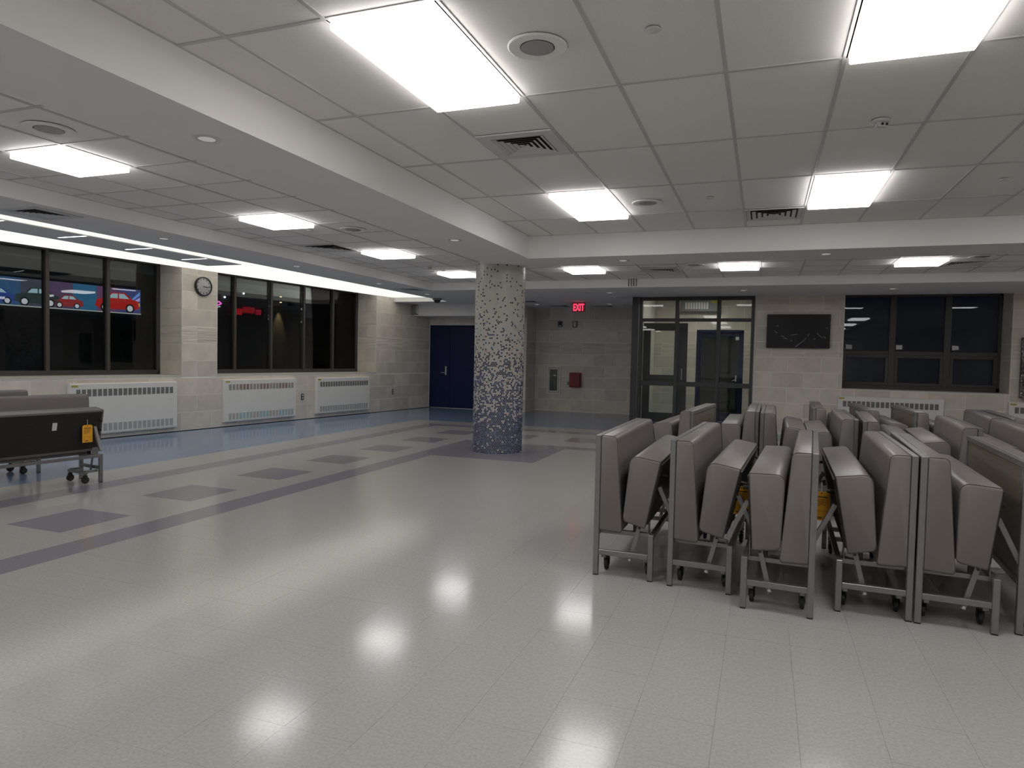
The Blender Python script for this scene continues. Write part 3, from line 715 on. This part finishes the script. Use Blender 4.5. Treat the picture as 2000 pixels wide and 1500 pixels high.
MB().cbox(0, .13, -.13, .13, 0, .255, .02).build('cabinet', m_plastg, t)
MB().cbox(.13, .14, -.11, .11, .02, .235, .008).build('grille', m_plast, t)
t = wall_thing('extinguisher_cabinet', 'white framed recessed fire extinguisher cabinet on the tiled wall', 'cabinet', REDY, -5.29, .465)
for b in ((-.19, -.15, 0, .745), (.15, .19, 0, .745), (-.15, .15, 0, .04), (-.15, .15, .705, .745)): MB().cbox(0, .03, *b, .004).build('trim_frame', m_white, t)
for b in ((-.14, -.11, .05, .695), (.11, .14, .05, .695), (-.11, .11, .05, .085), (-.11, .11, .66, .695)): MB().cbox(.006, .04, *b, .003).build('door_frame', m_white, t)
MB().box(.001, .004, -.15, .15, .04, .705).build('back', m_dark, t)
MB().box(.030, .034, -.11, .11, .085, .66).build('pane', m_glass2, t)
t = wall_thing('fire_extinguisher', 'dark fire extinguisher inside the white framed cabinet', 'extinguisher', REDY, -5.275, .555, off=.012)
MB().lathe([(.045, 0), (.05, .02), (.05, .30), (.035, .345), (.018, .36), (.018, .39)], 20, o=(.0, 0, 0)).build('cylinder', m_dark, t, smooth=50)
for ch in t.children: ch.scale = (.3, 1, 1); ch.location = (.014, 0, 0)
MB().cbox(.004, .020, -.02, .05, .39, .42, .003).build('handle', m_steel, t)
MB().cyl((.012, -.03, .37), (.012, -.065, .2), .008, 8).build('hose', m_dark, t)
t = wall_thing('red_wall_box', 'dark red metal box on the rear tiled wall', 'box', REDY, -4.67, .67)
MB().cbox(0, .17, -.145, .145, 0, .38, .01).build('body', m_red, t)
MB().cbox(.17, .178, -.135, .135, .01, .37, .004).build('cover', m_red, t)
MB().cyl((.178, .11, .19), (.19, .11, .19), .012, 12).build('lock', m_dark, t)
t = wall_thing('key_switch', 'small steel key switch left of the red box', 'switch', REDY, -4.87, .715)
MB().cbox(0, .012, -.04, .04, 0, .12, .004).build('plate', m_plastg, t); MB().cbox(.012, .03, -.028, .028, .09, .115, .003).build('button', m_white, t)
t = wall_thing('alarm_strobe', 'dark alarm strobe below the exit sign', 'alarm', REDY, -5.14, 2.26)
MB().cbox(0, .05, -.065, .065, 0, .16, .012).build('housing', m_plastg, t); MB().cbox(.05, .075, -.04, .04, .05, .13, .012).build('lens', m_dark, t); MB().cyl((.05, 0, .03), (.056, 0, .03), .02, 12).build('sounder', m_plast, t)
t = wall_thing('alarm_strobe', 'white fronted alarm unit on a grey plate below the exit sign', 'alarm', REDY, -4.735, 2.26)
MB().cbox(0, .02, -.07, .07, -.01, .16, .008).build('plate', m_plastg, t); MB().cbox(.02, .05, -.035, .035, .01, .14, .008).build('lens', m_plast, t)
# televisions in shrink wrap
def film(w, h, seed, amp):
    r = random.Random(seed); nx, nz = 26, 15; vs = []; fs = []
    hh = [[r.random() for _ in range(nz + 1)] for _ in range(nx + 1)]
    for i in range(nx + 1):
        for j in range(nz + 1):
            e = min(i, nx - i, j, nz - j); k = min(1, e / 2)
            q = math.sin(i * .9 + j * .6 + seed) * .5 + hh[i][j]
            vs.append((.004 + amp * k * abs(q), w * i / nx, h * j / nz))
    for i in range(nx):
        for j in range(nz): a = i * (nz + 1) + j; fs.append((a, a + nz + 1, a + nz + 2, a + 1))
    return MB().add(vs, fs)
def tv(label, a, z, w, h, seed, amp):
    t = wall_thing('television', label, 'television', TVY, a, z)
    MB().cbox(.03, .085, 0, w, 0, h, .006).build('body', m_dark, t)
    MB().box(.085, .0865, .012, w - .012, .016, h - .012).build('screen', m_screen, t)
    MB().cbox(0, .03, w * .3, w * .7, h * .25, h * .75, .003).build('wall_mount', m_dark, t)
    f = film(w, h, seed, amp).build('wrap_film', m_film if amp < .02 else m_film2, t, recalc=False); f.location = (.0868, 0, 0)
    return t
t = tv('black wall television still in creased clear wrap between storefront and window', .035, 1.72, 1.155, .665, 3, .006)
m_crease_glint = M('film_crease_glint', (.55, .55, .56), .25, noise=(30, .2), spec=.8)  # pale colour paints the white glints along the folds of the clear film
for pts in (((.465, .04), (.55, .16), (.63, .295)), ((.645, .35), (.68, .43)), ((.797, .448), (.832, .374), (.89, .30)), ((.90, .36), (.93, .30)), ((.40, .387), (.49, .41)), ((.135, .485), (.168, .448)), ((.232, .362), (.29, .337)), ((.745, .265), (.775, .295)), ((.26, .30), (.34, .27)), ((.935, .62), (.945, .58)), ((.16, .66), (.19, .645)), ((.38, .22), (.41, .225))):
    MB().path([(.096, u * 1.155, v * .665) for u, v in pts], .0032, 6).build('film_crease_glint', m_crease_glint, t)
t = tv('tall black screen in crumpled clear wrap past the three part window', 4.30, .89, .75, 1.08, 8, .05)
for k, a in enumerate((1.54, 2.43, 3.38)):
    t = thing('paper_note', 'small white paper stuck low on the window pane ' + ('nearest the wrapped television', 'in the middle of three', 'farthest from the wrapped television')[k], 'paper', (a, TVY + .588, 1.735), 0, 'papers on the window panes')
    MB().add([(0, 0, .0), (.11, 0, .006 * k), (.108, 0, .08 + .01 * (k % 2)), (.05, -.004, .085), (0, 0, .092)], [(0, 1, 2, 3, 4)]).prism([(0, 0), (.11, .006 * k), (.108, .08), (0, .09)], .001, .002).build('sheet', m_plast, t)
bag = thing('plastic_bag', 'crumpled clear plastic bag lying on the end radiator', 'bag', (4.33, TVY - .045, .81))
r = random.Random(4); bm_v = []
for i in range(9):
    for k in range(14): a = 2 * PI * k / 14; p = math.sin(PI * (i + .2) / 8.4); q = .5 + r.random() * .6; bm_v.append((.11 + .12 * p * q * math.cos(a), .03 * p * q * math.sin(a), .065 * (i / 8) * (.7 + .4 * r.random())))
mb = MB(); mb.add(bm_v, [(i * 14 + k, i * 14 + (k + 1) % 14, (i + 1) * 14 + (k + 1) % 14, (i + 1) * 14 + k) for i in range(8) for k in range(14)]).build('film', m_film, bag)

# ================================================================== FOLDING BENCHES
BL = 1.47
def arc(c, r, a0, a1, n=6): return [(c[0] + r * math.cos(math.radians(a0 + (a1 - a0) * k / n)), c[1] + r * math.sin(math.radians(a0 + (a1 - a0) * k / n))) for k in range(n + 1)]
def fillet(poly, rad, n=6):
    out = []; m = len(poly)
    for i in range(m):
        p = Vector(poly[i]); a = (Vector(poly[i - 1]) - p); b = (Vector(poly[(i + 1) % m]) - p); r = rad[i]
        ang = a.angle(b); t = min(r / math.tan(ang / 2), a.length * .45, b.length * .45)
        p0 = p + a.normalized() * t; p1 = p + b.normalized() * t
        for k in range(n + 1):
            u = k / n; out.append(tuple((p0 * (1 - u) + p * u) * (1 - u) + (p * (1 - u) + p1 * u) * u))
    return out
def cushion(poly, y0, y1, sx):
    c = (sum(p[0] for p in poly) / len(poly), sum(p[1] for p in poly) / len(poly))
    def ring(y, ins):
        out = []
        for u, w in poly:
            d = math.hypot(u - c[0], w - c[1]); k = 1 - ins / max(d, .02); out.append((sx * (c[0] + (u - c[0]) * k), y, c[1] + (w - c[1]) * k))
        return out
    mb = MB().rings([ring(y0, .012), ring(y0 + .003, .005), ring(y0 + .011, .0), ring((y0 + y1) / 2, -.002), ring(y1 - .011, 0), ring(y1 - .003, .005), ring(y1, .012)])
    return mb, [MB().path(ring(y, .0008), .0022, 5, True) for y in (y0 + .006, y1 - .006)]
def bench(sx, tilt=0., with_tag=True):
    """sx=+1: tall back on the left (x=0), seat to +x; sx=-1 mirrored"""
    t = thing('folding_bench', '', 'bench')
    X = lambda a, b: (a, b) if sx > 0 else (-b, -a)
    def bx(x0, x1, *r, c=.003): a, b = X(x0, x1); return MB().cbox(a, b, *r, c)
    TB = .034
    for y in (0, BL - TB):
        l = bx(0, TB, y, y + TB, .006, .923).build('leg', m_silver, t); bx(.001, TB - .001, y + .001, y + TB - .001, 0, .006, c=.001).build('foot_cap', m_rub, l)
        l = bx(.355, .389, y, y + TB, .006, .30).build('leg', m_silver, t); bx(.356, .388, y + .001, y + TB - .001, 0, .006, c=.001).build('foot_cap', m_rub, l)
        bx(TB, .355, y + .003, y + TB - .003, .138, .171, c=.002).build('end_crossbar', m_silver, t)
    bx(.0, TB, TB, BL - TB, .889, .923).build('back_frame_bar', m_silver, t)
    bx(.0, TB, TB, BL - TB, .262, .296).build('back_frame_bar', m_silver, t)
    bx(.010, .024, TB, BL - TB, .296, .889, c=.001).build('back_panel', m_wood, t)
    mb, pp = cushion(fillet([(.036, .300), (.184, .292), (.136, .921), (.036, .921)], [.006, .020, .035, .008]), .004, BL - .004, sx)
    b = mb.build('backrest', m_vinyl, t, smooth=40); [p_.build('piping', m_pipe, b) for p_ in pp]
    # seat, folded up and tilted
    piv = Vector((.30, .335)); ca, sa = math.cos(tilt), math.sin(tilt)
    rot = lambda p: (piv.x + (p[0] - piv.x) * ca - (p[1] - piv.y) * sa, piv.y + (p[0] - piv.x) * sa + (p[1] - piv.y) * ca)
    sp = [rot(p) for p in ((.187, .372), (.331, .337), (.420, .772), (.228, .804))]
    mb, pp = cushion(fillet(sp, [.035, .008, .006, .055]), .006, BL - .006, sx)
    s = mb.build('seat', m_vinyl, t, smooth=40); [p_.build('piping', m_pipe, s) for p_ in pp]
    q0, q1 = Vector(sp[1]), Vector(sp[2]); dd = (q1 - q0).normalized(); nn = Vector((dd.y, -dd.x))
    pl = [q0 + dd * .03 + nn * .001, q1 - dd * .02 + nn * .001, q1 - dd * .02 + nn * .012, q0 + dd * .03 + nn * .012]
    MB().prism([(sx * p.x, p.y) for p in pl], .03, BL - .03).build('seat_board', m_black, s)
    for y in (.10, BL - .10):
        a = q0 + dd * .27 + nn * .02; e = a + Vector((math.sin(math.radians(25)), -math.cos(math.radians(25)))) * .265
        MB().beam((sx * a.x, y, a.y), (sx * e.x, y, e.y), .03, .026, (0, 1, 0)).build('folding_strut', m_silver, t)
        c1, c2 = q0 + dd * .34 + nn * .012, q0 + dd * .34 + nn * .05
        MB().cyl((sx * c1.x, y + .05, c1.y), (sx * c2.x, y + .05, c2.y), .011, 10).build('stud', m_black, t)
        c1, c2 = q0 + dd * .24 + nn * .012, q0 + dd * .24 + nn * .045
        MB().cyl((sx * c1.x, y + .05, c1.y), (sx * c2.x, y + .05, c2.y), .011, 10).build('stud', m_black, t)
    bx(.358, .388, TB, BL - TB, .268, .298).build('long_rail', m_silver, t)
    for y in (.055, BL - .085):
        bx(TB, .358, y, y + .03, .270, .298, c=.002).build('cross_rail', m_silver, t)
        bx(.345, .351, y - .01, y + .055, .298, .425, c=.002).build('hinge_plate', m_silver, t)
        bx(.250, .285, y - .006, y + .02, .300, .345, c=.002).build('hinge_block', m_black, t)
        yl = y - .012 if y < .5 else y + .042
        MB().beam((sx * .292, yl, .345), (sx * .232, yl, .105), .008, .026, (0, 1, 0)).build('link_bar', m_silver, t)
        for c in ((.292, .333), (.234, .117)): MB().cyl((sx * c[0], yl - .012, c[1]), (sx * c[0], yl + .012, c[1]), .0085, 10).build('pivot_bolt', m_dark if c[1] > .2 else m_steel, t)
    for y, o in ((.155, 1), (BL - .155, -1)):
        bx(.035, .355, y - .015, y + .015, .098, .126, c=.002).build('caster_bar', m_silver, t)
        for x in (.06, .335):
            bx(x - .014, x + .014, min(y, y - o * .12), max(y, y - o * .12), .112, .136, c=.002).build('caster_arm', m_silver, t)
            ct = MB().cyl((sx * x, y, .078), (sx * x, y, .100), .014, 12)
            a, b2 = X(x - .018, x - .0145); ct.cbox(a, b2, y - .016, y + .016, .034, .086, .002); a, b2 = X(x + .0145, x + .018); ct.cbox(a, b2, y - .016, y + .016, .034, .086, .002)
            ct.cbox(sx * x - .018, sx * x + .018, y - .018, y + .018, .080, .086, .002)
            ct = ct.build('caster', m_dark, t)
            MB().lathe([(.030, -.0125), (.0365, -.009), (.0375, 0), (.0365, .009), (.030, .0125)], 20, o=(sx * x, y, .0375), ax='x').build('wheel', m_rub, ct, smooth=40)
            MB().lathe([(.020, -.0132), (.020, .0132)], 14, o=(sx * x, y, .0375), ax='x').build('hub', m_hub, ct)
    return t, (q0, dd, nn)
def add_tag(t, sx, info, y, face, out=.03):
    """yellow instruction tag hanging from the seat underside; face = angle about z"""
    q0, dd, nn = info; p = q0 + dd * .30 + nn * out
    g = link('warning_tag', None, t, (sx * p.x, y, p.y), face); g['label'] = 'yellow printed warning tag'; g.scale = (1.4, 1, 1.1)
    MB().prism([(-.036, -.165), (.036, -.165), (.036, -.012), (.026, 0), (-.026, 0), (-.036, -.012)], -.001, .0008).build('card', m_yel, g)
    tx = MB().box(-.024, .024, -.0016, -.0009, -.034, -.028)
    for k, w in enumerate((.046, .040, .044, .036, .042, .020)): tx.box(-.026, -.026 + w, -.0016, -.0009, -.046 - k * .0075, -.0435 - k * .0075)
    for k, w in enumerate((.03, .018)): tx.box(-.024 + .01 * k, -.024 + w + .01 * k, -.0016, -.0009, -.150 - k * .006, -.146 - k * .006)
    tx.box(-.024, .022, -.0016, -.0009, -.112, -.1105).box(-.024, -.0225, -.0016, -.0009, -.138, -.112).cyl((0, -.0016, -.010), (0, -.0009, -.010), .004, 8)
    tx.build('print', m_ink, g)
    MB().cyl((0, 0, -.008), (0, 0, .05), .0012, 5).build('string', m_white, g)
G1, G2, G3 = 'benches of the outer row', 'benches of the middle row', 'benches of the row by the radiator'
A, B_, C_, D_ = (1, 0.), (1, .085), (-1, .13), (-1, .02)
benches = [
    # variant, x, y, rot deg, label, group, tag(y, face)
    (A, -1.010, 4.345, -.3, 'folded taupe bench ending the outer row on the mosaic column side', G1, (1.05, .15)),
    (A, -.528, 4.315, -3.2, 'folded taupe bench second from the column side end of the outer row', G1, None),
    (C_, .304, 4.07, -3.6, 'folded taupe bench with yellow tag, third from the column side in the outer row', G1, (.42, .1, .085)),
    (D_, .816, 4.25, -1.5, 'folded taupe bench with yellow tag, fourth from the column side in the outer row', G1, (.38, -.1, .075)),
    (B_, .823, 4.24, -3.0, 'folded taupe bench fifth in the outer row, back to back with the fourth', G1, None),
    (A, 1.302, 4.275, -3.6, 'folded taupe bench sixth in the outer row, wood back facing the fifth', G1, None),
    (D_, -.628, 6.93, -4.5, 'folded taupe bench of the middle row nearest the mosaic column, wood back showing', G2, None),
    (C_, -.025, 7.25, -.8, 'folded taupe bench second in the middle row, back against the third', G2, None),
    (A, -.012, 7.12, -1.0, 'folded taupe bench third in the middle row, back against the second', G2, None),
    (D_, .82, 6.80, -1.4, 'folded taupe bench fourth in the middle row, back against the fifth', G2, None),
    (A, .836, 6.66, -4.0, 'folded taupe bench fifth in the middle row, back against the fourth', G2, None),
    (D_, 1.685, 6.47, -4.0, 'folded taupe bench sixth in the middle row, silver back edge toward the seventh', G2, None),
    (C_, 2.10, 6.34, -5.0, 'folded taupe bench seventh in the middle row, long cushion facing the sixth', G2, None),
    (A, .533, 8.32, -2.0, 'folded taupe bench in the radiator row nearest the storefront', G3, None),
    (A, 1.06, 8.30, .0, 'folded taupe bench second from the storefront in the radiator row', G3, None),
    (B_, 1.525, 8.30, -.5, 'folded taupe bench third from the storefront in the radiator row, wood back showing', G3, None),
    (C_, 2.24, 7.86, -5.0, 'folded taupe bench fourth from the storefront in the radiator row', G3, None),
    (A, 2.29, 7.93, -4.5, 'folded taupe bench last in the radiator row, back against the fourth', G3, None),
]
src = {}
made = []
for v, x, y, rd, lab, grp, tg in benches:
    if v not in src:
        o, inf = bench(*v); src[v] = (o, inf)
        o.location = (x, y, 0); o.rotation_euler = (0, 0, math.radians(rd)); o['label'] = lab; o['group'] = grp
    else:
        inf = src[v][1]; o = dup(src[v][0], (x, y, 0), math.radians(rd), label=lab, group=grp)
    made.append((o, v[0], inf, tg))
BP, infP = src[A]
# benches at the window side
def bench_at_far(x, y, rd, lab, tg=None):
    a = math.radians(rd); o = dup(BP, (x + math.sin(a) * BL - .0, y - math.cos(a) * BL, 0), a, label=lab, group='benches by the windows')
    if tg: add_tag(o, 1, infP, *tg)
    return o
lb = bench_at_far(-6.93, 5.30, -8.0, 'folded taupe bench by the windows showing its black seat underside', (1.29, PI / 2 - .05))
q0, dd, nn = infP
for k, yy in enumerate((.35, .75, 1.02)):
    for u in (.10, .22, .34):
        p = q0 + dd * u + nn * .0125; MB().beam((p.x, yy - .03 + k * .003, p.y), (p.x, yy + .03, p.y), .003, .008, (1, 0, 0)).build('board_slot', m_rub, lb)
p = q0 + dd * .26 + nn * .0135; p2 = q0 + dd * .34 + nn * .0135
MB().beam((p.x, .98, p.y), (p2.x, .98, p2.y), .045, .001, (0, 1, 0)).build('paper_label', m_plast, lb)
bench_at_far(-8.02, 5.40, -8.0, 'folded taupe bench farther behind the tagged one, close to the radiator')
for o, sx, inf, tg in made:
    if tg: add_tag(o, sx, inf, *tg)

# ================================================================== OUTSIDE, AT NIGHT
fac = struct(MB().box(-8.6, -8.2, -8, 26, 0, 7).build('facade', m_night, None, None, (W0.x, W0.y, 0), LROT), 'dark building across the street')
mur = thing('mural_sign', 'lit billboard with painted cars on the building outside the window', 'sign', lw(1.0, 2.46, -8.17), LROT)
cols = [(.10, .13, .25), (.05, .08, .16), (.06, .16, .34), (.10, .11, .16), (.16, .10, .20), (.05, .22, .42), (.22, .10, .22), (.10, .12, .34)]
for k in range(8):
    z0 = 0; MB().box(0, .03, k * .635 + .004, (k + 1) * .635 - .004, 0, .68).build('panel', EM('mural_print', cols[k], .36), mur)
def car(y, s, body, dark):
    def sh(pts, m, d): MB().prism([(y + s * a, s * b + .02) for a, b in pts], .03, .03 + d, ax='x').build('print', m, mur)
    sh([(0, .12), (.05, .30), (.30, .36), (.45, .52), (.85, .54), (1.08, .36), (1.25, .32), (1.28, .12), (1.12, .06), (.15, .06)], EM('car_print', body, .6), .004)
    sh([(.36, .36), (.48, .49), (.64, .50), (.64, .37)], EM('car_glass_print', (.30, .45, .5), .7), .006)
    sh([(.68, .37), (.68, .50), (.83, .50), (.98, .37)], EM('car_glass_print', (.30, .45, .5), .7), .006)
    for cx in (.28, 1.0):
        for r, c, d in ((.13, (.01, .01, .012), .006), (.085, (.45, .47, .5), .008)): MB().cyl((.03, y + s * cx, s * .10 + .02), (.03 + d, y + s * cx, s * .10 + .02), r * s, 18).build('print', EM('wheel_print', c, .8), mur)
car(3.75, 1.0, (.42, .02, .015), 0); car(2.65, .62, (.30, .03, .03), 0); car(1.75, .85, (.03, .05, .045), 0); car(.9, .7, (.03, .06, .25), 0)
for k, c in enumerate(((.5, .3, .1), (.35, .3, .6), (.1, .25, .6))): MB().prism([(4.55, .10 + .02 * k), (5.05, .20 + .16 * k), (5.05, .30 + .16 * k), (4.6, .14 + .03 * k)], .03, .033, ax='x').build('print', EM('ray_print', c, .8), mur)
MB().box(.03, .05, 0, 5.08, -.03, -.005).build('ledge', EM('ledge_lit', (.5, .55, .5), .5), mur)
ns = thing('neon_figure', 'pink and white neon figure outside the second window', 'sign', lw(8.62, 2.62, -8.17), LROT)
MB().path([(.03, .02, .35), (.03, .16, .42), (.03, .26, .36), (.03, .14, .30), (.03, .02, .30)], .022, 8).build('tube_pink', EM('neon_pink', (.8, .15, .6), 1.1), ns)
MB().path([(.03, .02, .30), (.03, .08, .16), (.03, .05, .04)], .02, 8).path([(.03, .06, .22), (.03, .22, .26)], .012, 8).build('tube_white', EM('neon_white', (.6, .8, .85), .8), ns)
rs = thing('shop_sign', 'dull red lit sign box on the building outside', 'sign', lw(9.25, 2.66, -8.17), LROT)
MB().cbox(0, .1, 0, .42, 0, .2, .01).build('left_box', EM('sign_red', (.35, .008, .012), .55), rs); MB().cbox(0, .1, .5, .95, .08, .28, .01).build('right_box', EM('sign_red_dim', (.35, .008, .012), .4), rs)
MB().box(0, .06, -.1, 1.3, -.5, -.06).build('fascia', m_night, rs)
ln = thing('wall_sconce', 'warm up and down sconce on the building outside the second window', 'lamp', lw(11.39, 3.32, -8.16), LROT)
MB().cyl((.07, 0, -.09), (.07, 0, .09), .045, 16).build('body', m_dark, ln); MB().box(0, .06, -.03, .03, -.03, .03).build('arm', m_dark, ln)
for z in (-.1, .1): MB().cyl((.07, 0, z - .004), (.07, 0, z + .004), .035, 14).build('lens', EM('sconce_lens', (1., .7, .3), 6.), ln)
for sgn in (-1, 1):
    ld = bpy.data.lights.new('sconce_beam', 'SPOT'); ld.energy = 90; ld.color = (1., .68, .28); ld.spot_size = math.radians(46); ld.spot_blend = .6; ld.shadow_soft_size = .03
    lo = bpy.data.objects.new('sconce_beam', ld); COL.objects.link(lo); lo.parent = ln; lo.location = (.10, 0, .11 * sgn)
    if sgn > 0: lo.rotation_euler = (PI, 0, 0)
for k, (s, z) in enumerate(((2.84, 3.76), (9.02, 3.2), (9.79, 3.39), (6.9, 3.3))):
    t = thing('street_lamp_head', 'small bright white lamp outside ' + ('above the car billboard', 'just above the pink neon figure', 'above the dull red sign boxes', 'between the billboard and the neon figure')[k], 'lamp', lw(s, z, -8.15), LROT, 'small lamps outside')
    MB().lathe([(.0, -.03), (.03, -.01), (.03, .02), (.0, .03)], 12, cap=False).build('globe', EM('lamp_globe', (.9, .97, 1.), 4.), t, smooth=60)
    MB().box(-.06, -.02, -.01, .01, -.01, .01).build('bracket', m_dark, t)
